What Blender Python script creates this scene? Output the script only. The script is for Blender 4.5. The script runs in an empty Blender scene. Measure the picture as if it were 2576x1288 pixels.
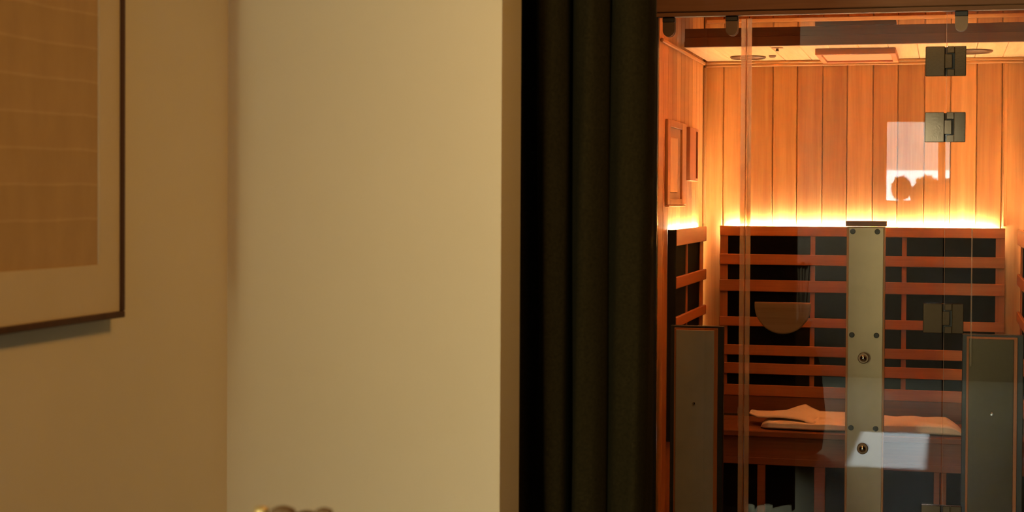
import bpy, bmesh, math, random
from mathutils import Vector, Matrix
random.seed(7)
R = math.radians
scene = bpy.context.scene
COL = scene.collection

# ------------------------------------------------------------------ camera
cam_data = bpy.data.cameras.new('camera')
cam = bpy.data.objects.new('camera', cam_data)
COL.objects.link(cam)
scene.camera = cam
F_PX = 4174.2
cam_data.sensor_width = 36.0
cam_data.sensor_fit = 'HORIZONTAL'
cam_data.lens = F_PX / 2576 * 36.0
cam_data.shift_y = -(644 - 569.6) / 2576
cam_data.clip_start = 0.05
cam_data.clip_end = 200
yaw, pitch, roll = R(14.6), R(-1.01), R(0.313)
fw = Vector((-math.sin(yaw) * math.cos(pitch), math.cos(yaw) * math.cos(pitch), math.sin(pitch)))
rt = Vector((math.cos(yaw), math.sin(yaw), 0))
up = rt.cross(fw)
rt2 = rt * math.cos(roll) + up * math.sin(roll)
up2 = up * math.cos(roll) - rt * math.sin(roll)
EYE = Vector((0, 0, 1.45))
m = Matrix((rt2, up2, -fw)).transposed().to_4x4()
m.translation = EYE
cam.matrix_world = m
cam_data.dof.use_dof = True
cam_data.dof.focus_distance = 5.9
cam_data.dof.aperture_fstop = 6.3

# ------------------------------------------------------------------ world, sun, large lights, exposure
world = bpy.data.worlds.new('overcast_sky')
scene.world = world
world.use_nodes = True
wb = world.node_tree.nodes['Background']
wb.inputs['Color'].default_value = (0.92, 0.98, 1.0, 1)
wb.inputs['Strength'].default_value = 25.0

def light(name, kind, loc, energy, color, target=None, **kw):
    d = bpy.data.lights.new(name, kind)
    d.energy = energy
    d.color = color
    for k, v in kw.items():
        setattr(d, k, v)
    o = bpy.data.objects.new(name, d)
    COL.objects.link(o)
    o.location = loc
    if target is not None:
        o.rotation_euler = (Vector(target) - Vector(loc)).to_track_quat('-Z', 'Y').to_euler()
    return o

SUN_EL = R(24.1)
light('low_sun', 'SUN', (0, -10, 8), 7.0, (0.9, 0.97, 1.0), target=(-0.2, 0, 8 - 10 * math.tan(SUN_EL)), angle=R(0.6))
# added area lamp at unseen window_2, tilted to shape the light on the partition
light('window_fill_light', 'AREA', (-1.44, -1.2, 1.45), 300.0, (1.0, 0.97, 0.56), target=(-1.44 + math.cos(R(9)), -1.2 + math.sin(R(9)), 1.45), shape='RECTANGLE', size=1.9, size_y=1.5)
# warm ceiling lamp of the front room
light('ceiling_downlight', 'AREA', (0.0, 2.4, 2.56), 19.0, (1.0, 0.50, 0.11), target=(0.0, 2.4, 0), shape='DISK', size=0.5)
# unseen warm lamp added over the passage to brighten the header
light('passage_fill_light', 'AREA', (-0.55, 4.75, 2.56), 8.5, (1.0, 0.50, 0.18), target=(-0.55, 4.75, 0), shape='DISK', size=0.25)

vs = scene.view_settings
vs.view_transform = 'Standard'
vs.look = 'None'
vs.exposure = 0.0
vs.gamma = 1.0
vs.use_curve_mapping = False
scene.cycles.use_denoising = True
scene.cycles.max_bounces = 14
scene.cycles.transparent_max_bounces = 16
scene.cycles.sample_clamp_indirect = 80.0

# ------------------------------------------------------------------ materials
def new_mat(name):
    mt = bpy.data.materials.new(name)
    mt.use_nodes = True
    nt = mt.node_tree
    for n in list(nt.nodes):
        nt.nodes.remove(n)
    out = nt.nodes.new('ShaderNodeOutputMaterial')
    return mt, nt, out

def principled(nt, out, **kw):
    p = nt.nodes.new('ShaderNodeBsdfPrincipled')
    for k, v in kw.items():
        p.inputs[k].default_value = v
    nt.links.new(p.outputs[0], out.inputs[0])
    return p

def rgba(c):
    return (c[0], c[1], c[2], 1.0)

def coords(nt, scale, which='Object'):
    tc = nt.nodes.new('ShaderNodeTexCoord')
    mp = nt.nodes.new('ShaderNodeMapping')
    mp.inputs['Scale'].default_value = scale
    nt.links.new(tc.outputs[which], mp.inputs[0])
    return mp.outputs[0]

def noise(nt, vec, scale, detail=4, rough=0.6, dist=0.0):
    n = nt.nodes.new('ShaderNodeTexNoise')
    n.inputs['Scale'].default_value = scale
    n.inputs['Detail'].default_value = detail
    n.inputs['Roughness'].default_value = rough
    n.inputs['Distortion'].default_value = dist
    nt.links.new(vec, n.inputs['Vector'])
    return n.outputs[0]

def ramp(nt, fac, stops):
    r = nt.nodes.new('ShaderNodeValToRGB')
    el = r.color_ramp.elements
    while len(el) < len(stops):
        el.new(0.5)
    for e, (pos, c) in zip(el, stops):
        e.position = pos
        e.color = rgba(c)
    nt.links.new(fac, r.inputs[0])
    return r.outputs[0]

def bump(nt, height, strength, dist, p):
    b = nt.nodes.new('ShaderNodeBump')
    b.inputs['Strength'].default_value = strength
    b.inputs['Distance'].default_value = dist
    nt.links.new(height, b.inputs['Height'])
    nt.links.new(b.outputs[0], p.inputs['Normal'])

def mixc(nt, fac, a, b, mode='MIX'):
    mx = nt.nodes.new('ShaderNodeMix')
    mx.data_type = 'RGBA'
    mx.blend_type = mode
    if hasattr(fac, 'links'):
        nt.links.new(fac, mx.inputs[0])
    else:
        mx.inputs[0].default_value = fac
    for s, v in ((6, a), (7, b)):
        if hasattr(v, 'links'):
            nt.links.new(v, mx.inputs[s])
        else:
            mx.inputs[s].default_value = rgba(v)
    return mx.outputs[2]

def wood(name, axis, dark, light_, rough=0.55, vary=0.35, spec=0.25):
    """long-grained timber; axis = direction of the grain, each board its own tone"""
    mt, nt, out = new_mat(name)
    p = principled(nt, out, Roughness=rough)
    p.inputs['Specular IOR Level'].default_value = spec
    s = [26.0, 26.0, 26.0]
    s['xyz'.index(axis)] = 1.1
    v = coords(nt, s)
    geo = nt.nodes.new('ShaderNodeNewGeometry')
    isl = geo.outputs['Random Per Island']
    add = nt.nodes.new('ShaderNodeVectorMath')
    add.operation = 'ADD'
    nt.links.new(v, add.inputs[0])
    sc = nt.nodes.new('ShaderNodeMath')
    sc.operation = 'MULTIPLY'
    sc.inputs[1].default_value = 37.0
    nt.links.new(isl, sc.inputs[0])
    nt.links.new(sc.outputs[0], add.inputs[1])
    n1 = noise(nt, add.outputs[0], 1.0, 5, 0.62, 0.4)
    n2 = noise(nt, add.outputs[0], 5.0, 3, 0.6)
    base = ramp(nt, n1, [(0.28, dark), (0.72, light_)])
    fine = ramp(nt, n2, [(0.3, (0.86, 0.86, 0.86)), (0.7, (1, 1, 1))])
    c = mixc(nt, 1.0, base, fine, 'MULTIPLY')
    tone = ramp(nt, isl, [(0.0, (1 - vary, 1 - vary * 1.15, 1 - vary * 1.3)), (1.0, (1, 1, 1))])
    c = mixc(nt, 1.0, c, tone, 'MULTIPLY')
    nt.links.new(c, p.inputs['Base Color'])
    bump(nt, n2, 0.12, 0.002, p)
    return mt

def paint(name, a, b, scale=3.0, rough=0.7, bumpy=0.08):
    mt, nt, out = new_mat(name)
    p = principled(nt, out, Roughness=rough)
    p.inputs['Specular IOR Level'].default_value = 0.25
    v = coords(nt, (1, 1, 1))
    n = noise(nt, v, scale, 4, 0.6)
    nt.links.new(ramp(nt, n, [(0.3, a), (0.7, b)]), p.inputs['Base Color'])
    bump(nt, noise(nt, v, 140, 3, 0.6), bumpy, 0.002, p)
    return mt

def metal(name, col, rough, metallic=1.0, blotch=0.1, scale=8.0, stretch=(1, 1, 1)):
    mt, nt, out = new_mat(name)
    p = principled(nt, out, Metallic=metallic, Roughness=rough)
    v = coords(nt, stretch)
    n = noise(nt, v, scale, 4, 0.6)
    d = tuple(c * (1 - blotch) for c in col)
    nt.links.new(ramp(nt, n, [(0.35, d), (0.65, col)]), p.inputs['Base Color'])
    bump(nt, noise(nt, v, scale * 12, 2), 0.05, 0.001, p)
    return mt

def glass(name, tint=(0.97, 0.985, 0.98), haze=0.0):
    """thin clear pane: a Fresnel mirror over clear transmission on each of its two faces"""
    mt, nt, out = new_mat(name)
    tr = nt.nodes.new('ShaderNodeBsdfTransparent')
    tr.inputs[0].default_value = rgba(tint)
    gl = nt.nodes.new('ShaderNodeBsdfGlossy')
    gl.inputs['Roughness'].default_value = 0.0
    lw = nt.nodes.new('ShaderNodeLayerWeight')
    lw.inputs[0].default_value = 0.5
    pw = nt.nodes.new('ShaderNodeMath'); pw.operation = 'POWER'
    pw.inputs[1].default_value = 5.0
    nt.links.new(lw.outputs['Facing'], pw.inputs[0])
    fr = nt.nodes.new('ShaderNodeMath'); fr.operation = 'MULTIPLY_ADD'
    fr.inputs[1].default_value = 0.957
    fr.inputs[2].default_value = 0.043
    nt.links.new(pw.outputs[0], fr.inputs[0])
    mx = nt.nodes.new('ShaderNodeMixShader')
    nt.links.new(fr.outputs[0], mx.inputs[0])
    nt.links.new(tr.outputs[0], mx.inputs[1])
    nt.links.new(gl.outputs[0], mx.inputs[2])
    res = mx.outputs[0]
    if haze > 0:
        df = nt.nodes.new('ShaderNodeBsdfDiffuse')
        df.inputs[0].default_value = (0.8, 0.75, 0.68, 1)
        tl = nt.nodes.new('ShaderNodeBsdfTranslucent')
        tl.inputs[0].default_value = (0.85, 0.78, 0.68, 1)
        m1 = nt.nodes.new('ShaderNodeMixShader')
        m1.inputs[0].default_value = 0.6
        nt.links.new(df.outputs[0], m1.inputs[1])
        nt.links.new(tl.outputs[0], m1.inputs[2])
        m2 = nt.nodes.new('ShaderNodeMixShader')
        m2.inputs[0].default_value = haze
        nt.links.new(res, m2.inputs[1])
        nt.links.new(m1.outputs[0], m2.inputs[2])
        res = m2.outputs[0]
    nt.links.new(res, out.inputs[0])
    return mt

def glow(name, col, strength):
    mt, nt, out = new_mat(name)
    e = nt.nodes.new('ShaderNodeEmission')
    v = coords(nt, (1, 1, 1))
    n = noise(nt, v, 20, 2)
    c2 = tuple(c * 0.97 for c in col)
    nt.links.new(ramp(nt, n, [(0.3, c2), (0.7, col)]), e.inputs[0])
    e.inputs[1].default_value = strength
    nt.links.new(e.outputs[0], out.inputs[0])
    return mt

def fabric(name, a, b, sheen=0.3, scale=120.0):
    mt, nt, out = new_mat(name)
    p = principled(nt, out, Roughness=0.95)
    p.inputs['Specular IOR Level'].default_value = 0.1
    p.inputs['Sheen Weight'].default_value = sheen
    p.inputs['Sheen Tint'].default_value = rgba(b)
    v = coords(nt, (1, 1, 1))
    n = noise(nt, v, scale, 3, 0.7)
    nt.links.new(ramp(nt, n, [(0.3, a), (0.7, b)]), p.inputs['Base Color'])
    bump(nt, n, 0.25, 0.003, p)
    return mt

CD, CL = (0.50, 0.205, 0.058), (0.68, 0.335, 0.102)
M = {}
M['cedar_z'] = wood('cedar_upright_grain', 'z', CD, CL)
M['cedar_x'] = wood('cedar_level_grain', 'x', CD, CL)
M['cedar_y'] = wood('cedar_deep_grain', 'y', CD, CL)
M['ceiling_wood'] = wood('pale_ceiling_boards', 'y', (0.62, 0.36, 0.155), (0.75, 0.48, 0.23), vary=0.15)
M['slat'] = wood('cedar_slat', 'x', (0.42, 0.14, 0.045), (0.54, 0.20, 0.07), vary=0.2)
M['slat_y'] = wood('cedar_slat_deep', 'y', (0.42, 0.14, 0.045), (0.54, 0.20, 0.07), vary=0.2)
M['slat_z'] = wood('cedar_slat_upright', 'z', (0.40, 0.13, 0.042), (0.52, 0.19, 0.065), vary=0.2)
M['bench'] = wood('bench_wood', 'x', (0.19, 0.068, 0.024), (0.26, 0.095, 0.034), vary=0.15)
M['header'] = wood('dark_stained_header', 'x', (0.20, 0.088, 0.034), (0.25, 0.11, 0.042), vary=0.1)
M['beam'] = wood('dark_beam', 'x', (0.16, 0.068, 0.027), (0.22, 0.09, 0.034), vary=0.1)
M['handle'] = wood('handle_wood', 'x', (0.36, 0.18, 0.07), (0.46, 0.24, 0.10), vary=0.1)
M['paint'] = paint('warm_white_wall_paint', (0.66, 0.57, 0.44), (0.70, 0.60, 0.46), 1.6)
M['dark_paint'] = paint('dark_brown_paint', (0.035, 0.027, 0.02), (0.045, 0.033, 0.024))
M['room_ceiling'] = paint('dark_ceiling_paint', (0.055, 0.038, 0.024), (0.065, 0.045, 0.03))
M['floor'] = paint('dark_grey_floor', (0.075, 0.078, 0.078), (0.105, 0.108, 0.108), 5.0, 0.5)
M['black'] = paint('black_heater_face', (0.004, 0.0035, 0.003), (0.006, 0.005, 0.004), 20, 0.95)
M['black'].node_tree.nodes['Principled BSDF'].inputs['Specular IOR Level'].default_value = 0.04
M['black_frame'] = metal('black_frame_paint', (0.012, 0.011, 0.01), 0.5, 0.0)
M['steel'] = metal('galvanised_steel', (0.31, 0.215, 0.115), 0.34, 0.4, 0.12, 9.0)
M['steel_shaded'] = metal('steel_painted_shaded', (0.12, 0.083, 0.04), 0.22, 0.88, 0.15, 7.0)  # same steel as the left plate, with shade put into its colour
M['steel_lit'] = metal('steel_painted_lit', (0.56, 0.49, 0.38), 0.3, 0.4, 0.12, 9.0)  # same steel, lightened in colour to imitate light on the left plate
M['nickel'] = metal('brushed_nickel', (0.21, 0.155, 0.09), 0.11, 0.97, 0.05, 20.0)
M['bronze'] = metal('dark_bronze', (0.16, 0.10, 0.055), 0.4, 0.6, 0.1, 20.0)
M['chrome'] = metal('polished_chrome', (0.8, 0.76, 0.7), 0.08, 1.0, 0.02, 10.0)
M['screw'] = metal('blackened_screw', (0.02, 0.017, 0.014), 0.4, 0.8)
M['copper'] = metal('shiny_copper', (0.82, 0.50, 0.27), 0.3, 0.3, 0.25, 14.0, (1, 1, 0.4))
M['glass'] = glass('clear_glass')
M['seal'] = glass('milky_plastic_seal', (0.98, 0.90, 0.80), 0.22)
M['edge'] = glass('polished_glass_edge', (0.9, 0.93, 0.9), 0.25)
M['led'] = glow('warm_led_strip', (1.0, 0.83, 0.66), 790.0)
M['led_side'] = glow('bright_led_strip', (1.0, 0.86, 0.52), 790.0)
M['amber'] = glow('amber_lamp_panel', (1.0, 0.27, 0.08), 1.6)
M['led_soft'] = glow('soft_led_strip', (1.0, 0.66, 0.36), 60.0)
M['red_lamp'] = glow('red_amber_lamp_panel', (1.0, 0.16, 0.025), 84.0)
M['curtain'] = fabric('dark_olive_velvet', (0.012, 0.0092, 0.003), (0.024, 0.0182, 0.007), 0.25, 160)
M['towel'] = fabric('white_terry', (0.78, 0.68, 0.58), (0.86, 0.76, 0.66), 0.1, 190)
M['grille'] = fabric('speaker_mesh', (0.10, 0.05, 0.025), (0.14, 0.07, 0.03), 0.0, 300)
M['rim'] = paint('brown_plastic', (0.11, 0.055, 0.025), (0.15, 0.075, 0.035), 10, 0.4)
M['frame'] = wood('walnut_frame', 'z', (0.055, 0.02, 0.008), (0.09, 0.032, 0.012), vary=0.1)
M['mat'] = paint('ivory_mount', (0.60, 0.48, 0.33), (0.64, 0.51, 0.35), 6, 0.6)
M['tan_wall'] = paint('tan_render', (0.26, 0.24, 0.20), (0.36, 0.335, 0.28), 1.2)
M['white_wall'] = paint('white_render', (0.9, 0.9, 0.9), (0.94, 0.94, 0.94), 2)
M['paving'] = paint('pale_paving', (0.26, 0.26, 0.26), (0.32, 0.32, 0.31), 2)
M['leaf'] = paint('dark_leaf', (0.02, 0.03, 0.012), (0.05, 0.07, 0.03), 20)
M['dried'] = paint('dried_pod', (0.08, 0.045, 0.02), (0.15, 0.085, 0.04), 30, 0.9)
M['gold'] = metal('gilded_pod', (0.5, 0.35, 0.15), 0.5, 0.6)
M['vase'] = paint('brown_ceramic', (0.10, 0.06, 0.035), (0.16, 0.10, 0.055), 8, 0.4)

def art_material():
    """faded ochre print: level bands, each parted from the next by a thin paler line that sags"""
    mt, nt, out = new_mat('faded_ochre_print')
    p = principled(nt, out, Roughness=0.6)
    tc = nt.nodes.new('ShaderNodeTexCoord')
    sep = nt.nodes.new('ShaderNodeSeparateXYZ')
    nt.links.new(tc.outputs['Object'], sep.inputs[0])
    n = noise(nt, coords(nt, (1, 1.2, 0.4)), 4, 2)
    w = nt.nodes.new('ShaderNodeMath'); w.operation = 'MULTIPLY_ADD'
    w.inputs[1].default_value = 0.012
    nt.links.new(n, w.inputs[0]); nt.links.new(sep.outputs[2], w.inputs[2])
    dv = nt.nodes.new('ShaderNodeMath'); dv.operation = 'DIVIDE'
    dv.inputs[1].default_value = 0.0605
    of = nt.nodes.new('ShaderNodeMath'); of.operation = 'ADD'
    of.inputs[1].default_value = 0.041
    nt.links.new(w.outputs[0], of.inputs[0])
    mxx = nt.nodes.new('ShaderNodeMath'); mxx.operation = 'MAXIMUM'
    mxx.inputs[1].default_value = 0.0787
    nt.links.new(of.outputs[0], mxx.inputs[0])
    nt.links.new(mxx.outputs[0], dv.inputs[0])
    fr = nt.nodes.new('ShaderNodeMath'); fr.operation = 'FRACT'
    nt.links.new(dv.outputs[0], fr.inputs[0])
    line = ramp(nt, fr.outputs[0], [(0.0, (0.50, 0.31, 0.135)), (0.05, (0.57, 0.37, 0.18)), (0.11, (0.50, 0.31, 0.135)), (1.0, (0.48, 0.30, 0.125))])
    n2 = noise(nt, coords(nt, (1, 6, 3)), 3, 4)
    c = mixc(nt, 1.0, line, ramp(nt, n2, [(0.3, (0.88, 0.86, 0.84)), (0.7, (1, 1, 1))]), 'MULTIPLY')
    nt.links.new(c, p.inputs['Base Color'])
    return mt
M['art'] = art_material()

# ------------------------------------------------------------------ geometry helpers
def box(bm, x0, x1, y0, y1, z0, z1, bev=0.0, seg=1):
    vs_ = [bm.verts.new((x, y, z)) for x in (x0, x1) for y in (y0, y1) for z in (z0, z1)]
    fs = []
    for idx in ((0, 1, 3, 2), (4, 6, 7, 5), (0, 4, 5, 1), (2, 3, 7, 6), (0, 2, 6, 4), (1, 5, 7, 3)):
        fs.append(bm.faces.new([vs_[i] for i in idx]))
    if bev > 0:
        es = list({e for f in fs for e in f.edges})
        bmesh.ops.bevel(bm, geom=es, offset=bev, segments=seg, affect='EDGES', profile=0.5)
    return bm

def lathe(bm, prof, cx, cy, cz, axis='z', n=32):
    """prof = [(radius, height)] turned about an axis through (cx, cy, cz)"""
    rings = []
    for r, h in prof:
        ring = []
        for k in range(n):
            a = 2 * math.pi * k / n
            u, v = r * math.cos(a), r * math.sin(a)
            if axis == 'z':
                co = (cx + u, cy + v, cz + h)
            elif axis == 'y':
                co = (cx + u, cy + h, cz - v)
            else:
                co = (cx + h, cy + u, cz + v)
            ring.append(bm.verts.new(co))
        rings.append(ring)
    for a, b in zip(rings, rings[1:]):
        for k in range(n):
            bm.faces.new((a[k], a[(k + 1) % n], b[(k + 1) % n], b[k]))
    bm.faces.new(rings[0][::-1])
    bm.faces.new(rings[-1])
    bmesh.ops.recalc_face_normals(bm, faces=bm.faces[:])
    return bm

def prism(bm, poly, axis, a, b, bev=0.0):
    """poly in the plane across axis, pulled from a to b"""
    def P(u, v, w):
        return {'y': (u, w, v), 'x': (w, u, v), 'z': (u, v, w)}[axis]
    lo = [bm.verts.new(P(u, v, a)) for u, v in poly]
    hi = [bm.verts.new(P(u, v, b)) for u, v in poly]
    fs = [bm.faces.new(lo), bm.faces.new(hi[::-1])]
    n = len(poly)
    for i in range(n):
        fs.append(bm.faces.new((lo[i], hi[i], hi[(i + 1) % n], lo[(i + 1) % n])))
    bmesh.ops.recalc_face_normals(bm, faces=fs)
    if bev > 0:
        es = list({e for f in fs[:2] for e in f.edges})
        bmesh.ops.bevel(bm, geom=es, offset=bev, segments=2, affect='EDGES')
    return bm

def tube(bm, pts, rad, n=10):
    rings = []
    for i, p in enumerate(pts):
        p = Vector(p)
        t = (Vector(pts[min(i + 1, len(pts) - 1)]) - Vector(pts[max(i - 1, 0)])).normalized()
        a = t.cross(Vector((0.3, 1, 0.2))).normalized()
        b = t.cross(a)
        r = rad[i] if isinstance(rad, (list, tuple)) else rad
        rings.append([bm.verts.new(p + a * r * math.cos(2 * math.pi * k / n) + b * r * math.sin(2 * math.pi * k / n)) for k in range(n)])
    for a, b in zip(rings, rings[1:]):
        for k in range(n):
            bm.faces.new((a[k], a[(k + 1) % n], b[(k + 1) % n], b[k]))
    bm.faces.new(rings[0][::-1])
    bm.faces.new(rings[-1])
    bmesh.ops.recalc_face_normals(bm, faces=bm.faces[:])
    return bm

def B(*a, **k):
    return box(bmesh.new(), *a, **k)

def world_loc(o):
    v = Vector(o.location)
    while o.parent:
        o = o.parent
        v += Vector(o.location)
    return v

def obj(name, bm, mat, parent=None, smooth=False, base=None):
    """link one mesh object; bm is in world space, the origin goes to `base` (or the middle of its underside)"""
    me = bpy.data.meshes.new(name)
    xs = [v.co.x for v in bm.verts]; ys = [v.co.y for v in bm.verts]; zs = [v.co.z for v in bm.verts]
    if base is None:
        base = ((min(xs) + max(xs)) / 2, (min(ys) + max(ys)) / 2, min(zs))
    base = Vector(base)
    for v in bm.verts:
        v.co -= base
    if smooth:
        for f in bm.faces:
            f.smooth = True
    bm.to_mesh(me)
    bm.free()
    me.materials.append(M[mat] if isinstance(mat, str) else mat)
    o = bpy.data.objects.new(name, me)
    COL.objects.link(o)
    if parent:
        o.parent = parent
        o.location = base - world_loc(parent)
    else:
        o.location = base
    return o

def tag(o, label, cat, group=None, kind=None):
    o['label'] = label
    o['category'] = cat
    if group: o['group'] = group
    if kind: o['kind'] = kind
    return o

def thing(name, label, cat, loc, group=None, kind='thing'):
    o = bpy.data.objects.new(name, None)
    COL.objects.link(o)
    o.location = loc
    o.empty_display_size = 0.05
    return tag(o, label, cat, group, kind)

def struct(name, bm, mat, parent=None, label=None):
    o = obj(name, bm, mat, parent)
    if parent is None:
        o['kind'] = 'structure'
        if label:
            o['label'] = label
    return o

# ------------------------------------------------------------------ front room
XL, XR, YR, YP, YP2 = -1.492, 2.6, -2.4, 3.3, 3.46
CEIL = 2.6
struct('floor', B(-2.6, XR + 0.1, YR - 0.1, 8.2, -0.1, 0), 'floor', label='dark grey floor of the front room')
struct('ceiling', B(-2.6, XR + 0.1, YR - 0.12, 8.2, CEIL, CEIL + 0.1), 'room_ceiling', label='dark ceiling of the front room')
bm = bmesh.new()
W2 = (-2.2, -0.2, 0.68, 2.22)
for a in ((YR - 0.12, W2[0], 0, CEIL), (W2[0], W2[1], 0, W2[2]), (W2[0], W2[1], W2[3], CEIL), (W2[1], YP2, 0, CEIL)):
    box(bm, XL - 0.12, XL, a[0], a[1], a[2], a[3])
struct('wall_left', bm, 'paint', label='warm painted wall the framed print hangs on')
struct('wall_right', B(XR, XR + 0.1, YR - 0.12, 8.2, 0, CEIL), 'dark_paint', label='dark wall right of the room')
struct('wall_far', B(XL, -0.883, YP, YP2, 0, CEIL), 'paint', label='warm painted partition beside the dark curtain')
struct('wall_far_right', B(0.42, XR, YP, YP2, 0, CEIL), 'dark_paint', label='partition on the far side of the opening')
struct('wall_beyond_left', B(-2.6, -2.5, YP2, 8.2, 0, CEIL), 'dark_paint', label='dark wall left of the sauna')
struct('wall_beyond_far', B(-2.5, XR, 8.1, 8.2, 0, CEIL), 'dark_paint', label='dark wall behind the sauna')
struct('wall_beyond_near', B(-2.5, XL - 0.12, YP2 - 0.1, YP2, 0, CEIL), 'dark_paint', label='dark wall behind the partition')
bm = bmesh.new()
W1 = (-0.385, 0.058, 1.42, 2.095)
for a in ((XL, W1[0], 0, CEIL), (W1[0], W1[1], 0, W1[2]), (W1[0], W1[1], W1[3], CEIL), (W1[1], XR, 0, CEIL)):
    box(bm, a[0], a[1], YR - 0.1, YR, a[2], a[3])
struct('wall_rear', bm, 'dark_paint', label='dark wall behind the viewpoint with a small window')
def window(nm, axis, W, d, label):
    def bx(a0, a1, b0, b1, c0, c1, bm):
        if axis == 'y':
            box(bm, b0, b1, a0, a1, c0, c1)
        else:
            box(bm, a0, a1, b0, b1, c0, c1)
        return bm
    bm, t = bmesh.new(), 0.02
    for b in ((W[0], W[1], W[2], W[2] + t), (W[0], W[1], W[3] - t, W[3]), (W[0], W[0] + t, W[2] + t, W[3] - t), (W[1] - t, W[1], W[2] + t, W[3] - t)):
        bx(d - 0.02, d + 0.02, *b, bm)
    w = struct(nm, bm, 'dark_paint', label=label)
    obj('window_pane', bx(d - 0.003, d + 0.003, W[0] + t, W[1] - t, W[2] + t, W[3] - t, bmesh.new()), 'glass', w)
window('window_1', 'y', W1, YR - 0.05, 'small window behind the viewpoint, mirrored in the sauna glass')
window('window_2', 'x', W2, XL - 0.07, 'unseen wide window added in the left wall near the viewpoint')

# outside the rear windows
struct('ground_outside', B(-8, 8, -14, YR - 0.12, -0.1, 0), 'paving', label='pale paving outside')
struct('wall_garden', B(-5, 5, -7.7, -7.5, 0, 1.77), 'white_wall', label='white garden wall outside the window')
struct('wall_neighbour', B(-9, 9, -14.3, -14, 0, 4.2), 'tan_wall', label='tan house wall across the garden')
def head_standin(x, y, h, r, label):  # leafy clumps added to stand in for the viewer's mirrored head
    t = thing('head_standin', label, 'head_standin', (x, y, 0), 'leafy stand-ins outside the rear window')
    obj('stem', tube(bmesh.new(), [(x, y, 0), (x + 0.02, y, h * 0.5), (x, y, h - r)], [0.03, 0.022, 0.012]), 'vase', t)
    bm = bmesh.new()
    rnd = random.Random(int(x * 100) + 5)
    for k in range(1100):
        th, ph, rr = rnd.uniform(0, 6.28), math.acos(rnd.uniform(-1, 1)), r * rnd.uniform(0.35, 1.0) ** 0.5
        c = Vector((x + rr * math.sin(ph) * math.cos(th), y + rr * math.sin(ph) * math.sin(th), h - r * 1.2 + rr * 1.2 * math.cos(ph)))
        q = Matrix.Rotation(rnd.uniform(0, 6.28), 3, 'Z') @ Matrix.Rotation(rnd.uniform(-1.2, 1.2), 3, 'X')
        vs_ = [bm.verts.new(c + q @ Vector(p)) for p in ((0, -0.045, 0), (0.02, 0, 0.004), (0, 0.045, 0), (-0.02, 0, 0.004))]
        bm.faces.new(vs_)
    obj('foliage', bm, 'leaf', t)
head_standin(-0.27, -4.1, 1.64, 0.075, 'narrow leafy stand-in for the mirrored head of the viewer')
head_standin(-0.045, -4.5, 1.66, 0.14, 'broad leafy stand-in for the mirrored head of the viewer')

# ------------------------------------------------------------------ framed print on the left wall
pic = thing('framed_print', 'large framed ochre print with a pale mount on the left wall', 'picture', (XL, 2.3, 1.22))
y0, y1, z0, z1 = 1.55, 2.776, 1.225, 2.30
fx0, fx1 = XL + 0.010, XL + 0.034
bm = bmesh.new()
ft = 0.012
box(bm, fx0, fx1, y0, y1, z0, z0 + ft, 0.002)
box(bm, fx0, fx1, y0, y1, z1 - ft, z1, 0.002)
box(bm, fx0, fx1, y0, y0 + ft, z0 + ft, z1 - ft, 0.002)
box(bm, fx0, fx1, y1 - ft, y1, z0 + ft, z1 - ft, 0.002)
obj('frame', bm, 'frame', pic)
obj('backing_board', B(XL + 0.002, fx0, y0 + 0.02, y1 - 0.09, z0 + 0.03, z1 - 0.03), 'frame', pic)
py0, py1, pz0, pz1 = y0 + 0.1, 2.688, 1.325, z1 - 0.1
bm = bmesh.new()
for a in ((y0 + ft, y1 - ft, z0 + ft, pz0), (y0 + ft, y1 - ft, pz1, z1 - ft), (y0 + ft, py0, pz0, pz1), (py1, y1 - ft, pz0, pz1)):
    box(bm, fx0 + 0.006, fx1 - 0.006, a[0], a[1], a[2], a[3])
obj('mount', bm, 'mat', pic)
obj('print', B(fx0 + 0.004, fx1 - 0.009, py0, py1, pz0, pz1), 'art', pic, base=(fx0, 2.2, 1.33))

# ------------------------------------------------------------------ dried pods in a floor vase (only the tips reach into view)
vx, vy = -0.735, 1.8
va = thing('floor_vase', 'tall brown vase of dried seed pods below the pale partition', 'vase', (vx, vy, 0))
obj('vase_body', lathe(bmesh.new(), [(0.08, 0), (0.12, 0.03), (0.14, 0.22), (0.11, 0.5), (0.055, 0.68), (0.05, 0.74), (0.065, 0.76), (0.05, 0.75)], vx, vy, 0), 'vase', va, True)
for k, (dx, top, r, mt) in enumerate(((0.0, 1.092, 0.016, 'dried'), (-0.031, 1.089, 0.009, 'gold'), (0.043, 1.089, 0.011, 'dried'), (0.018, 1.082, 0.018, 'dried'), (-0.015, 1.082, 0.016, 'dried'))):
    st = obj('stem', tube(bmesh.new(), [(vx + dx * 0.2, vy, 0.5), (vx + dx * 0.5, vy + 0.01 * k - 0.02, 0.8), (vx + dx, vy + 0.01 * k - 0.02, top - r)], 0.003), 'dried', va)
    obj('seed_pod', lathe(bmesh.new(), [(r * 0.25, -2 * r), (r * 0.8, -1.4 * r), (r, -0.7 * r), (r * 0.85, -0.2 * r), (r * 0.35, 0)], vx + dx, vy + 0.01 * k - 0.02, top, n=16), mt, st, True)

# ------------------------------------------------------------------ curtain
def catmull(pts, n):
    out = []
    for i in range(len(pts) - 1):
        p0, p1, p2, p3 = pts[max(i - 1, 0)], pts[i], pts[i + 1], pts[min(i + 2, len(pts) - 1)]
        for k in range(n):
            t = k / n
            out.append(tuple(0.5 * (2 * b + (c - a) * t + (2 * a - 5 * b + 4 * c - d) * t * t + (3 * b - a - 3 * c + d) * t ** 3) for a, b, c, d in zip(p0, p1, p2, p3)))
    out.append(tuple(pts[-1]))
    return out

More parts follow.
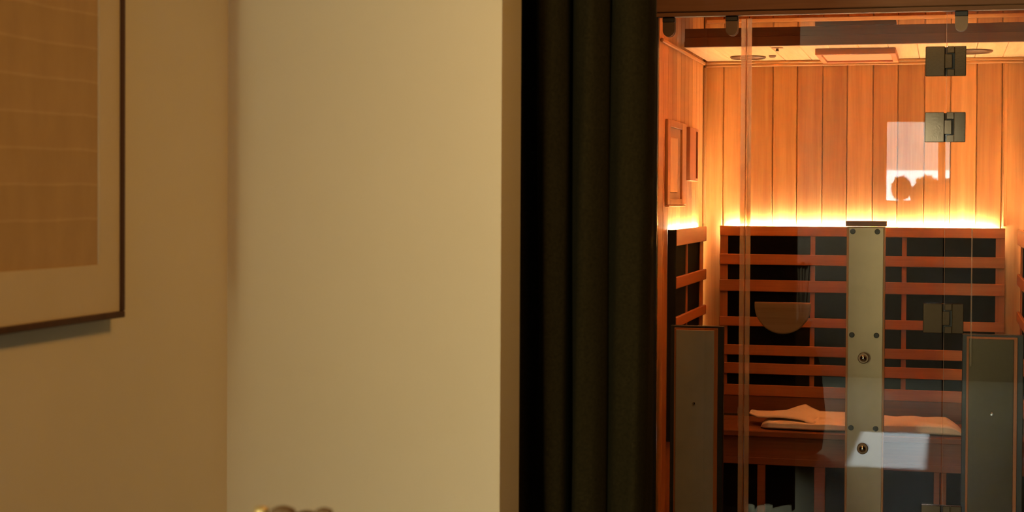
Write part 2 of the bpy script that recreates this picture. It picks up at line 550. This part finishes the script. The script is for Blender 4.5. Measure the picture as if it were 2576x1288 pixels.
def curtain():
    top = [(-1.06, 3.64), (-1.02, 3.58), (-0.97, 3.66), (-0.92, 3.70), (-0.885, 3.69), (-0.874, 3.61), (-0.85, 3.575), (-0.82, 3.585), (-0.805, 3.63),
           (-0.803, 3.70), (-0.797, 3.70), (-0.792, 3.62), (-0.77, 3.565), (-0.735, 3.56), (-0.712, 3.60), (-0.705, 3.645), (-0.698, 3.61), (-0.675, 3.57), (-0.645, 3.57), (-0.627, 3.60), (-0.622, 3.66), (-0.63, 3.70)]
    bot = [(-1.06, 3.66), (-1.02, 3.60), (-0.97, 3.63), (-0.93, 3.69), (-0.88, 3.68), (-0.848, 3.63), (-0.835, 3.585), (-0.812, 3.60), (-0.802, 3.64),
           (-0.799, 3.70), (-0.793, 3.70), (-0.788, 3.63), (-0.765, 3.57), (-0.74, 3.565), (-0.722, 3.60), (-0.716, 3.66), (-0.708, 3.63), (-0.68, 3.58), (-0.65, 3.56), (-0.634, 3.60), (-0.628, 3.66), (-0.635, 3.70)]
    top = [(x - 0.011 + (0.005 if x > -0.66 else 0), y) for x, y in top]
    bot = [(x - 0.010 + (0.004 if x > -0.66 else 0), y) for x, y in bot]
    a, b = catmull(top, 8), catmull(bot, 8)
    bm = bmesh.new()
    rows = []
    NZ = 40
    for j in range(NZ + 1):
        t = j / NZ
        z = 2.44 + (0.025 - 2.44) * t
        s = t * t * (3 - 2 * t)
        row = []
        for i, (p, q) in enumerate(zip(a, b)):
            wob = 0.004 * math.sin(5 * t + i * 0.21) + 0.003 * math.sin(11 * t + i * 0.5)
            row.append(bm.verts.new((p[0] + (q[0] - p[0]) * s + wob * 0.4, p[1] + (q[1] - p[1]) * s + wob, z)))
        rows.append(row)
    for r0, r1 in zip(rows, rows[1:]):
        for i in range(len(r0) - 1):
            bm.faces.new((r0[i], r0[i + 1], r1[i + 1], r1[i]))
    root = thing('curtain', 'dark olive velvet curtain gathered at the left of the sauna opening', 'curtain', (-0.84, 3.63, 0.02))
    o = obj('drape', bm, 'curtain', root, True)
    s = o.modifiers.new('thickness', 'SOLIDIFY')
    s.thickness = 0.004
    rod = thing('curtain_rod', 'dark rod the olive curtain hangs from', 'rod', (-0.1, 3.63, 2.47))
    obj('rod_bar', tube(bmesh.new(), [(-1.12, 3.63, 2.47), (0.6, 3.63, 2.47)], 0.014), 'black_frame', rod, True)
    for x in (-1.05, 0.5):
        obj('bracket', B(x - 0.012, x + 0.012, 3.46, 3.645, 2.445, 2.458, 0.002), 'black_frame', rod)
curtain()

# ------------------------------------------------------------------ sauna shell
SXL, SXR, SF, SB = -0.957, 0.305, 5.67, 6.77
SEAMS = [-0.957, -0.875, -0.773, -0.675, -0.578, -0.477, -0.380, -0.279, -0.183, -0.080, 0.020, 0.119, 0.215, 0.305]
bm = bmesh.new()
for a, b in zip(SEAMS, SEAMS[1:]):
    box(bm, a + 0.0010, b - 0.0010, SB, SB + 0.018, 0.08, 2.2, 0.0034)
box(bm, SXL, SXR, SB + 0.018, SB + 0.03, 0.08, 2.2)
struct('wall_sauna_back', bm, 'cedar_z', label='upright cedar boards at the back of the sauna')
def side(x0, x1, inner):
    bm = bmesh.new()
    y = SF + 0.008
    while y < SB - 0.001:
        ye = min(y + 0.098, SB)
        a, b = (inner - 0.018, inner) if inner == SXL else (inner, inner + 0.018)
        box(bm, a, b, y + 0.0006, ye - 0.0006, 0.08, 2.2, 0.0022)
        y = ye
    return bm
struct('wall_sauna_left', side(0, 0, SXL), 'cedar_z', label='upright cedar boards on the left of the sauna')
struct('wall_sauna_right', side(0, 0, SXR), 'cedar_z', label='upright cedar boards on the right of the sauna')
struct('wall_sauna_outer', B(-0.99, SXL - 0.019, SF + 0.008, SB + 0.03, 0.0, 2.2), 'header', label='outer left side of the sauna cabin')
struct('wall_sauna_outer_right', B(SXR + 0.019, SXR + 0.04, SF + 0.008, SB + 0.03, 0.0, 2.2), 'header', label='outer right side of the sauna cabin')
struct('floor_sauna', B(-0.99, SXR + 0.04, SF - 0.02, SB + 0.03, 0.0, 0.08), 'cedar_x', label='sauna floor')
struct('ceiling_sauna_upper', B(-0.99, SXR + 0.04, SF + 0.008, SB + 0.03, 2.2, 2.24), 'cedar_x', label='upper roof of the sauna')
# lower ceiling over the bench, boards running front to back
bm = bmesh.new()
x = -0.94
while x < SXR - 0.004:
    xe = min(x + 0.105, SXR - 0.002)
    box(bm, x + 0.0005, xe - 0.0005, 6.121, SB - 0.002, 2.007, 2.03, 0.0018)
    x = xe
struct('ceiling_sauna', bm, 'ceiling_wood', label='pale boarded ceiling above the sauna bench')
bm = bmesh.new()
box(bm, -0.934, SXR - 0.002, 6.10, 6.12, 2.0065, 2.042, 0.001)
box(bm, -0.934, SXR - 0.002, 6.103, 6.12, 2.042, 2.075, 0.001)
struct('trim_1', bm, 'beam', label='dark beam across the front of the boarded ceiling')
# header over the glass
bm = bmesh.new()
box(bm, -1.01, 0.55, SF - 0.035, SF + 0.006, 2.085, 2.42, 0.003)
box(bm, -0.975, 0.55, SF - 0.028, SF + 0.006, 2.070, 2.0848, 0.001)
struct('trim_2', bm, 'header', label='dark brown header above the sauna glass')
# mouldings
def cornice(nm, bm, mat, label):
    struct(nm, bm, mat, label=label)
bm = bmesh.new()
box(bm, SXL + 0.012, SXR - 0.012, SB - 0.026, SB - 0.001, 1.995, 2.006, 0.002)
box(bm, SXL + 0.012, SXR - 0.012, SB - 0.018, SB - 0.001, 1.984, 1.9948, 0.002)
cornice('trim_3', bm, 'cedar_x', 'cedar moulding where back wall meets the ceiling')
bm = bmesh.new()
box(bm, SXL + 0.001, SXL + 0.012, SF + 0.02, SB - 0.03, 1.990, 2.004, 0.003)
cornice('trim_4', bm, 'cedar_y', 'thin cedar moulding along the top of the left sauna wall')
bm = bmesh.new()
box(bm, SXR - 0.012, SXR - 0.001, SF + 0.02, SB - 0.03, 1.990, 2.004, 0.003)
cornice('trim_5', bm, 'cedar_y', 'thin cedar moulding along the top of the right sauna wall')
cornice('trim_6', B(SXL + 0.001, SXL + 0.011, SB - 0.012, SB - 0.001, 1.345, 1.983, 0.002), 'cedar_z', 'upright cedar strip in the left back corner')
cornice('trim_7', B(0.222, 0.236, SB - 0.010, SB - 0.001, 1.345, 1.983, 0.002), 'cedar_z', 'upright cedar strip near the right back corner')
cornice('trim_8', B(SXL + 0.012, SXR - 0.012, SB - 0.02, SB - 0.001, 2.162, 2.178, 0.003), 'cedar_x', 'cedar moulding at the top of the back wall')

# ------------------------------------------------------------------ glass front
GY0, GY1 = SF - 0.005, SF + 0.005
def clamp(x, parent):
    bm = bmesh.new()
    for ya, yb in ((GY0 - 0.012, GY0 - 0.0005), (GY1 + 0.0005, GY1 + 0.012)):
        poly = [(x - 0.0205, 2.0695), (x - 0.0205, 2.025)]
        for k in range(1, 12):
            a = math.pi + math.pi * k / 12
            poly.append((x + 0.0205 * math.cos(a), 2.025 + 0.0215 * math.sin(a)))
        poly += [(x + 0.0205, 2.025), (x + 0.0205, 2.0695)]
        prism(bm, poly, 'y', ya, yb, 0.0012)
    c = obj('glass_clamp', bm, 'bronze', parent)
    obj('clamp_cap', B(x - 0.021, x + 0.021, GY0 - 0.014, GY1 + 0.014, 2.052, 2.0695, 0.002), 'black_frame', c)
    return c

gp = thing('glass_panel', 'narrow fixed glass panel left of the sauna door, two clamps on top', 'glass panel', (-0.81, SF, 0.08))
obj('pane', B(-0.957, -0.676, GY0, GY1, 0.082, 2.069), 'glass', gp)
obj('wall_channel', B(-0.976, -0.958, SF - 0.02, SF + 0.006, 0.082, 2.069, 0.001), 'black_frame', gp)
clamp(-0.9215, gp); clamp(-0.7055, gp)

gr = thing('glass_panel', 'fixed glass panel right of the sauna door carrying the hinges', 'glass panel', (0.15, SF, 0.08))
obj('pane', B(0.003, SXR, GY0, GY1, 0.082, 2.069), 'glass', gr)
obj('polished_edge', B(0.0012, 0.0028, GY0, GY1, 0.082, 2.069), 'edge', gr)
obj('seam_strip', B(0.087, 0.0915, GY1 + 0.0005, GY1 + 0.004, 0.9, 1.36), 'edge', gr)
clamp(0.0485, gr)

door = thing('sauna_glass_door', 'frameless glass sauna door with square hinges and half round handle', 'door', (-0.002, SF, 0.09))
door.rotation_euler.z = 0.0056        # stands a few millimetres ajar
obj('pane', B(-0.655, -0.003, GY0, GY1, 0.09, 2.06), 'glass', door)
bm = bmesh.new()
for ya, yb in ((GY0 - 0.003, GY0 - 0.0005), (GY1 + 0.0005, GY1 + 0.003)):
    box(bm, -0.6735, -0.6585, ya, yb, 0.09, 2.06, 0.001)
    box(bm, -0.6535, -0.638, ya, yb, 0.09, 2.06, 0.001)
sl = obj('edge_seal', bm, 'seal', door)
obj('seal_rib', B(-0.6574, -0.6558, GY0 - 0.003, GY1 + 0.003, 0.09, 2.06, 0.0005), 'slat_z', sl)

# half-moon handle on the inner face
hc, hz, hr = -0.5285, 1.097, 0.0945
poly = [(hc - hr, hz), (hc - hr, hz - 0.012)]
for k in range(1, 24):
    a = math.pi + math.pi * k / 24
    poly.append((hc + hr * math.cos(a), hz - 0.012 + 0.095 * math.sin(a)))
poly += [(hc + hr, hz - 0.012), (hc + hr, hz)]
obj('door_handle', prism(bmesh.new(), poly, 'y', GY1 + 0.006, GY1 + 0.03, 0.003), 'handle', door)
def hinge(zc):
    h = 0.049
    ya, yb = GY0 - 0.012, GY0 - 0.0006
    ym = (ya + yb) / 2
    bm = bmesh.new()
    box(bm, -0.0650, -0.0035, ya, yb, zc - h, zc + h, 0.0015)
    box(bm, -0.0036, 0.0205, ya + 0.001, yb, zc - 0.0235, zc + 0.0235, 0.0015)
    hb = obj('hinge', bm, 'nickel', door)
    bm = bmesh.new()
    box(bm, 0.0275, 0.0645, ya, yb, zc - h, zc + h, 0.0015)
    box(bm, 0.0040, 0.0274, ya, yb, zc + 0.0265, zc + h, 0.0012)
    box(bm, 0.0040, 0.0274, ya, yb, zc - h, zc - 0.0265, 0.0012)
    obj('hinge_plate', bm, 'nickel', hb)
    bm = bmesh.new()
    box(bm, -0.064, 0.064, GY1 + 0.0006, GY1 + 0.008, zc - h + 0.001, zc + h - 0.001, 0.0015)
    obj('inner_plate', bm, 'black_frame', hb)
for zc in (1.9055, 1.6885, 1.0575, 0.388):
    hinge(zc)

# ------------------------------------------------------------------ heaters behind the glass front
def screw(x, y, z, parent, r=0.0092, mat='screw'):
    bm = lathe(bmesh.new(), [(r, 0), (r, -0.0025), (r * 0.8, -0.004), (r * 0.25, -0.0042)], x, y, z, 'y', 20)
    s = obj('screw', bm, mat, parent)
    return s
HY = SF + 0.022
ct = thing('door_heater', 'tall central steel backed heater with two chrome bolts on the glass door', 'heater', (-0.254, HY, 0.1))
obj('heater_case', B(-0.3175, -0.1905, HY + 0.0035, HY + 0.055, 0.10, 1.357, 0.002), 'cedar_z', ct)
obj('steel_back', B(-0.3105, -0.1965, HY, HY + 0.003, 0.105, 1.354, 0.0008), 'steel', ct)
obj('top_cap', B(-0.321, -0.187, HY - 0.004, HY + 0.06, 1.358, 1.376, 0.002), 'beam', ct)
for z in (1.341, 0.9925, 0.679):
    for x in (-0.2975, -0.2165):
        screw(x, HY, z, ct)
for z in (0.918, 0.614):
    b = obj('glass_bolt', lathe(bmesh.new(), [(0.0185, 0), (0.0185, -0.004), (0.0165, -0.006)], -0.2575, GY0 - 0.0005, z, 'y', 32), 'bronze', ct)
    obj('bolt_dome', lathe(bmesh.new(), [(0.0115, 0.0), (0.0113, -0.003), (0.0095, -0.0075), (0.006, -0.0105), (0.002, -0.0118)], -0.2575, GY0 - 0.0066, z, 'y', 32), 'chrome', b, True)

def front_heater(x0, x1, ztop, px0, px1, sx, label, plate):
    y = SF + 0.022
    t = thing('front_heater', label, 'heater', ((x0 + x1) / 2, y, 0.1), 'steel backed heaters behind the fixed glass')
    bm = bmesh.new()
    box(bm, x0, x1, y + 0.012, y + 0.038, 0.10, ztop, 0.002)
    obj('heater_case', bm, 'black_frame', t)
    bm = bmesh.new()
    box(bm, px0 - 0.004, px1 + 0.012, y + 0.004, y + 0.0118, 0.11, ztop - 0.008, 0.001)
    obj('wooden_edge', bm, 'slat_z', t)
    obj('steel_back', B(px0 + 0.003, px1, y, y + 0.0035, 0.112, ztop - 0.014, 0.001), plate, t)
    screw(sx, y, 0.7415, t, 0.006, 'chrome')
front_heater(-0.915, -0.731, 1.009, -0.897, -0.762, -0.831, 'black framed heater with steel back behind the left glass panel', 'steel_lit')
front_heater(0.062, 0.257, 1.004, 0.080, 0.226, 0.159, 'black framed heater with steel back behind the right glass panel', 'steel_shaded')

# ------------------------------------------------------------------ backrests
def backrest_back():
    yb = 6.735
    t = thing('backrest', 'wide slatted cedar backrest with black panels along the back wall', 'backrest', (-0.32, yb, 0.575), 'slatted sauna backrests')
    x0, x1 = -0.882, 0.2305
    for a, b in ((1.299, 1.339), (1.182, 1.225), (1.074, 1.121), (0.933, 0.971), (0.816, 0.857), (0.740, 0.784), (0.651, 0.696)):
        obj('rail', B(x0, x1, yb, yb + 0.013, a, b, 0.002), 'slat', t)
    for a, b in ((x0, -0.850), (-0.519, -0.500), (-0.161, -0.142), (0.196, x1)):
        obj('upright', B(a, b, yb + 0.0135, yb + 0.0195, 0.577, 1.332, 0.001), 'slat_z', t)
    for a, b in ((-0.849, -0.520), (-0.499, -0.162), (-0.141, 0.195)):
        obj('heater_panel', B(a, b, yb + 0.016, yb + 0.0205, 0.577, 1.330), 'black', t)
    obj('back_board', B(x0, x1, yb + 0.0207, yb + 0.0213, 0.577, 1.334), 'black', t)
    obj('lower_board', B(x0, x1, yb + 0.003, yb + 0.013, 0.577, 0.650), 'bench', t)
backrest_back()
def backrest_side(xf, ya, yb, sgn, label):
    """xf = the face the rails show, the wall lies 33 mm behind it"""
    t = thing('backrest', label, 'backrest', (xf, (ya + yb) / 2, 0.575), 'slatted sauna backrests')
    def bx(d0, d1, *r, **k):
        a, b = xf - sgn * d0, xf - sgn * d1
        return B(min(a, b), max(a, b), *r, **k)
    for a, b in ((1.278, 1.337), (1.124, 1.166), (0.985, 1.022), (0.835, 0.875), (0.690, 0.730)):
        obj('rail', bx(0, 0.012, ya, yb, a, b, bev=0.002), 'slat_y', t)
    for a, b in ((ya, ya + 0.012), (ya + 0.315, ya + 0.345), (yb - 0.09, yb - 0.005)):
        obj('upright', bx(0.0125, 0.0175, a, b, 0.577, 1.330, bev=0.001), 'slat_z', t)
    bm = bx(0.018, 0.0225, ya + 0.001, yb - 0.02, 0.577, 1.330)
    box(bm, min(xf - sgn * 0.0227, xf - sgn * 0.0232), max(xf - sgn * 0.0227, xf - sgn * 0.0232), ya, yb, 0.577, 1.334)
    a, b = xf - sgn * 0.0025, xf - sgn * 0.0325
    box(bm, min(a, b), max(a, b), ya - 0.009, ya - 0.0005, 0.577, 1.337)
    obj('heater_panel', bm, 'black', t)
backrest_side(-0.924, 5.89, 6.655, 1, 'short slatted cedar backrest on the left sauna wall')
backrest_side(0.272, 5.90, 6.65, -1, 'short slatted cedar backrest on the right sauna wall')

# light strips tucked behind the backrests
def strip(x0, x1, y0, y1, z, label, mat='led', face=None):
    """tape fixed to the back of a backrest, its diodes facing the wall (face = '+y', '-x', '+x') or upward (None)"""
    t = thing('light_strip', label, 'light', ((x0 + x1) / 2, (y0 + y1) / 2, z), 'glowing strips behind the backrests')
    if face is None:
        obj('strip_tape', B(x0, x1, y0, y1, z, z + 0.004), 'rim', t)
        obj('strip_diode', B(x0 + 0.001, x1 - 0.001, y0 + 0.001, y1 - 0.001, z + 0.0045, z + 0.008), mat, t)
        return
    if face == '+y':
        tape, dio = (x0, x1, y0, y0 + 0.001), (x0, x1, y0 + 0.0012, y1)
    elif face == '-x':
        tape, dio = (x1 - 0.001, x1, y0, y1), (x0, x1 - 0.0012, y0, y1)
    else:
        tape, dio = (x0, x0 + 0.001, y0, y1), (x0 + 0.0012, x1, y0, y1)
    obj('strip_tape', B(*tape, z - 0.03, z), 'rim', t)
    obj('strip_diode', B(*dio, z - 0.03, z), mat, t)
strip(-0.850, 0.190, 6.757, 6.761, 1.336, 'glowing strip light behind the wide backrest on the back wall', 'led', '+y')
strip(-0.9515, -0.948, 5.895, 6.63, 1.334, 'glowing strip light behind the left backrest', 'led_side', '-x')
strip(-0.90, 0.26, 6.60, 6.61, 2.031, 'glowing strip light on top of the boarded sauna ceiling', 'led_soft')
strip(0.296, 0.2995, 5.91, 6.60, 1.334, 'glowing strip light behind the right backrest', 'led_side', '+x')

# ------------------------------------------------------------------ bench
by0 = 6.265
bn = thing('sauna_bench', 'dark cedar sauna bench under the wide slatted backrest', 'bench', (-0.32, 6.48, 0.08))
for k in range(3):
    ya, yb = by0 + 0.001 + k * 0.14, by0 + (k + 1) * 0.14 - 0.001
    obj('seat_board', B(SXL + 0.004, SXR - 0.004, ya, yb, 0.553, 0.5755, 0.003), 'bench', bn)
obj('apron', B(SXL + 0.004, SXR - 0.004, by0 + 0.016, by0 + 0.034, 0.448, 0.5525, 0.002), 'bench', bn)
obj('lower_rail', B(SXL + 0.004, SXR - 0.004, by0 + 0.012, by0 + 0.0158, 0.447, 0.473, 0.001), 'bench', bn)
for a, b in ((-0.674, -0.644), (-0.462, -0.422), (-0.028, -0.007), (-0.004, 0.017)):
    obj('leg', B(a, b, by0 + 0.014, by0 + 0.034, 0.081, 0.4465, 0.002), 'bench', bn)
obj('kick_panel', B(SXL + 0.004, SXR - 0.004, by0 + 0.05, by0 + 0.06, 0.081, 0.55), 'black', bn)

# ------------------------------------------------------------------ towel
def towel():
    bm = bmesh.new()
    NX, NV = 120, 40
    xa, xb = -0.672, 0.075
    rings = []
    rnd = random.Random(3)
    for i in range(NX + 1):
        u = i / NX
        x = xa + (xb - xa) * u
        endl = min(1.0, (x - xa + 0.0) / 0.035) ** 0.5 if x > xa else 0.0
        endr = min(1.0, (xb - x) / 0.06) ** 0.5 if x < xb else 0.0
        e = max(0.04, min(endl, endr))
        yf = 6.295 + 0.02 * (1 - endl) - 0.008 * math.sin(3.2 * u) + 0.004 * math.sin(17 * u)
        ybk = 6.52 - 0.05 * (1 - endr)
        hgt = 0.041 + 0.007 * min(1, max(0, (x + 0.26) / 0.04)) + 0.002 * math.sin(9 * u + 1)
        # left end thins to a loose flap
        hgt *= 0.78 + 0.22 * min(1, max(0, (x + 0.60) / 0.2))
        ring = []
        for j in range(NV):
            a = 2 * math.pi * j / NV
            cy = math.copysign(abs(math.cos(a)) ** 0.55, math.cos(a))
            cz = math.copysign(abs(math.sin(a)) ** 0.6, math.sin(a))
            y = (yf + ybk) / 2 + (ybk - yf) / 2 * cy * (0.55 + 0.45 * e)
            z = 0.5765 + hgt / 2 * (1 + cz * e)
            if e < 0.999:
                z = 0.5765 + hgt * e / 2 * (1 + cz)
            if cz > 0:
                w = (y - yf) / (ybk - yf)
                # crease of the turned-over layer running to the right
                cr = 0.18 + 0.25 * max(0, 1 - abs(x + 0.60) / 0.1)
                if x < -0.44:
                    z -= cz * 0.016 * math.exp(-((w - cr) / 0.10) ** 2) * min(1, max(0, (-0.44 - x) / 0.12)) * min(1, max(0, (x + 0.69) / 0.06))
                z += cz * 0.0025 * math.sin(22 * w + 7 * u) + cz * 0.002 * math.sin(40 * u + 4 * w)
            # seam between the two folded layers along the front
            if cy < -0.6:
                y += 0.006 * math.exp(-(cz / 0.22) ** 2)
            ring.append(bm.verts.new((x, y, max(0.5765, z))))
        rings.append(ring)
    for a, b in zip(rings, rings[1:]):
        for k in range(NV):
            bm.faces.new((a[k], a[(k + 1) % NV], b[(k + 1) % NV], b[k]))
    bm.faces.new(rings[0][::-1]); bm.faces.new(rings[-1])
    bmesh.ops.recalc_face_normals(bm, faces=bm.faces[:])
    o = obj('towel', bm, 'towel', None, True)
    # upper layer: loose tip at the left, one corner standing up
    bm = bmesh.new()
    def lerp(tab, q):
        for (a, va), (b, vb) in zip(tab, tab[1:]):
            if q <= b:
                return va + (vb - va) * (q - a) / (b - a)
        return tab[-1][1]
    zb = [(-0.722, 0.619), (-0.70, 0.616), (-0.64, 0.617), (-0.585, 0.622), (-0.53, 0.643), (-0.513, 0.648), (-0.495, 0.638), (-0.462, 0.624), (-0.40, 0.623), (-0.30, 0.622), (0.08, 0.619)]
    yf = [(-0.722, 6.455), (-0.69, 6.385), (-0.65, 6.365), (-0.60, 6.36), (-0.55, 6.34), (-0.47, 6.315), (0.08, 6.315)]
    zf = [(-0.722, 0.613), (-0.68, 0.612), (-0.62, 0.617), (-0.575, 0.618), (-0.52, 0.615), (-0.45, 0.603), (-0.30, 0.601), (0.08, 0.601)]
    NS, NT = 110, 14
    rows = []
    for i in range(NS + 1):
        x = -0.722 + (-0.25 + 0.722) * i / NS
        row = []
        for k in range(NT + 1):
            t = k / NT
            ya = lerp(yf, x)
            y = ya + (6.50 - ya) * t
            bulge = 0.003 * math.sin(math.pi * t) * math.sin(31 * x) + 0.0025 * math.sin(14 * t + 9 * x) * t * (1 - t) * 4
            ramp_t = t ** 1.6
            z = lerp(zf, x) * (1 - ramp_t) + lerp(zb, x) * ramp_t + bulge
            if t < 0.15:
                z -= 0.006 * (1 - t / 0.15) ** 2 * (1 if x > -0.5 else 0.3)
            row.append(bm.verts.new((x, y, z)))
        rows.append(row)
    for a, b in zip(rows, rows[1:]):
        for k in range(NT):
            bm.faces.new((a[k], b[k], b[k + 1], a[k + 1]))
    lay = obj('turned_layer', bm, 'towel', o, True)
    sm = lay.modifiers.new('thickness', 'SOLIDIFY')
    sm.thickness = 0.007
    sm.offset = 1.0
    tag(o, 'long folded white towel with a raised corner lying on the sauna bench', 'towel', kind='thing')
towel()

# ------------------------------------------------------------------ fittings on the ceiling and the left wall
fl = thing('roof_fill_lamp', 'unseen red amber fill lamp added high in the sauna roof behind the header', 'lamp', (-0.33, 5.77, 2.2))  # hidden lamp, added to light bench, rails and towel from above
lampbody = B(-0.62, -0.04, 5.745, 5.80, 2.182, 2.1995)
box(lampbody, -0.62, -0.04, 5.745, 5.751, 2.13, 2.182)
box(lampbody, -0.62, -0.04, 5.794, 5.80, 2.142, 2.182)
obj('lamp_body', lampbody, 'rim', fl)
obj('lamp_lens', B(-0.61, -0.05, 5.752, 5.792, 2.176, 2.1815), 'red_lamp', fl)
cl = thing('ceiling_lamp', 'cedar boxed amber lamp in the middle of the sauna ceiling', 'lamp', (-0.325, 6.4, 2.0))
bm = bmesh.new()
lx0, lx1, ly0, ly1, lz0, lz1 = -0.470, -0.178, 6.25, 6.66, 1.984, 2.0065
box(bm, lx0, lx1, ly0, ly0 + 0.02, lz0, lz1, 0.0015)
box(bm, lx0, lx1, ly1 - 0.03, ly1, lz0, lz1, 0.0015)
box(bm, lx0, lx0 + 0.02, ly0 + 0.0205, ly1 - 0.0305, lz0, lz1, 0.0015)
box(bm, lx1 - 0.02, lx1, ly0 + 0.0205, ly1 - 0.0305, lz0, lz1, 0.0015)
obj('lamp_frame', bm, 'slat', cl)
obj('lamp_panel', B(lx0 + 0.0205, lx1 - 0.0205, ly0 + 0.0205, ly1 - 0.0305, 1.992, 2.004), 'amber', cl)
obj('lamp_housing', B(-0.46, -0.174, 6.105, 6.5, 2.076, 2.092, 0.001), 'beam', cl)
def speaker(x, y, r, label):
    t = thing('ceiling_speaker', label, 'speaker', (x, y, 2.0), 'round speakers in the sauna ceiling')
    bm = lathe(bmesh.new(), [(r, 0), (r, -0.004), (r * 0.93, -0.0085), (r * 0.86, -0.0085), (r * 0.84, -0.004)], x, y, 2.0065, 'z', 48)
    obj('speaker_rim', bm, 'rim', t)
    bm = lathe(bmesh.new(), [(r * 0.83, 0.0), (r * 0.5, -0.0025), (0.004, -0.0035)], x, y, 2.002, 'z', 48)
    obj('grille', bm, 'grille', t)
speaker(-0.752, 6.55, 0.07, 'round brown speaker in the left of the sauna ceiling')
speaker(0.090, 6.44, 0.08, 'round brown speaker in the sauna ceiling behind the top hinge')
kb = thing('ceiling_sensor', 'small round knob on the sauna ceiling beside the left speaker', 'sensor', (-0.653, 6.51, 2.0))
obj('sensor_body', lathe(bmesh.new(), [(0.014, 0), (0.014, -0.004), (0.010, -0.008), (0.004, -0.009)], -0.653, 6.51, 2.0065, 'z', 24), 'rim', kb)
vt = thing('ceiling_hook', 'small dark hook on the boarded ceiling near its front edge', 'hook', (-0.602, 6.17, 2.0))
obj('hook_plate', lathe(bmesh.new(), [(0.022, 0), (0.022, -0.002), (0.018, -0.003)], -0.602, 6.18, 2.0065, 'z', 24), 'handle', vt)
obj('hook_stem', lathe(bmesh.new(), [(0.005, 0), (0.005, -0.006), (0.007, -0.009)], -0.602, 6.18, 2.003, 'z', 16), 'rim', vt)

def wall_frame(y0, y1, z0, z1, d, label, inner):
    t = thing('wall_rack', label, 'rack', (SXL, (y0 + y1) / 2, z0), 'wooden racks on the left sauna wall')
    xa, xb = SXL + 0.0005, SXL + d
    bm = bmesh.new()
    if inner == 'copper':
        w = 0.05
        box(bm, xa, xb, y0, y0 + w, z0, z1, 0.002)
        box(bm, xa, xb, y1 - w * 2.0, y1, z0, z1, 0.002)
        box(bm, xa, xb, y0 + w, y1 - w * 2.0, z0, z0 + 0.022, 0.002)
        box(bm, xa, xb, y0 + w, y1 - w * 2.0, z1 - 0.026, z1, 0.002)
        obj('rack_frame', bm, 'cedar_z', t)
        obj('back_panel', B(xa, xa + 0.003, y0 + w, y1 - w * 2.0, z0 + 0.022, z1 - 0.026), 'handle', t)
        obj('metal_plate', B(xa + 0.0032, xa + 0.0075, y0 + w + 0.02, y1 - w * 2.0 - 0.09, z0 + 0.045, z1 - 0.06, 0.0015), 'copper', t)
        obj('ledge', B(xa, xb + 0.004, y0 + 0.002, y1 - 0.04, z0 - 0.006, z0 - 0.0005, 0.001), 'cedar_y', t)
    else:
        box(bm, xa, xb, y0, y1 - 0.065, z0, z1, 0.002)
        box(bm, xa, xb, y1 - 0.015, y1, z0, z1, 0.002)
        box(bm, xa, xb, y1 - 0.065, y1 - 0.015, z0, z0 + 0.012, 0.001)
        box(bm, xa, xb, y1 - 0.065, y1 - 0.015, z1 - 0.012, z1, 0.001)
        obj('rack_frame', bm, 'slat_z', t)
        obj('slot', B(xa, xa + 0.006, y1 - 0.065, y1 - 0.015, z0 + 0.012, z1 - 0.012), 'rim', t)
wall_frame(5.815, 6.245, 1.425, 1.730, 0.011, 'wide cedar framed rack with a shiny plate on the left sauna wall', 'copper')
wall_frame(6.305, 6.525, 1.516, 1.722, 0.016, 'small cedar rack with a dark slot nearest the back corner', 'slot')

bpy.context.view_layer.update()
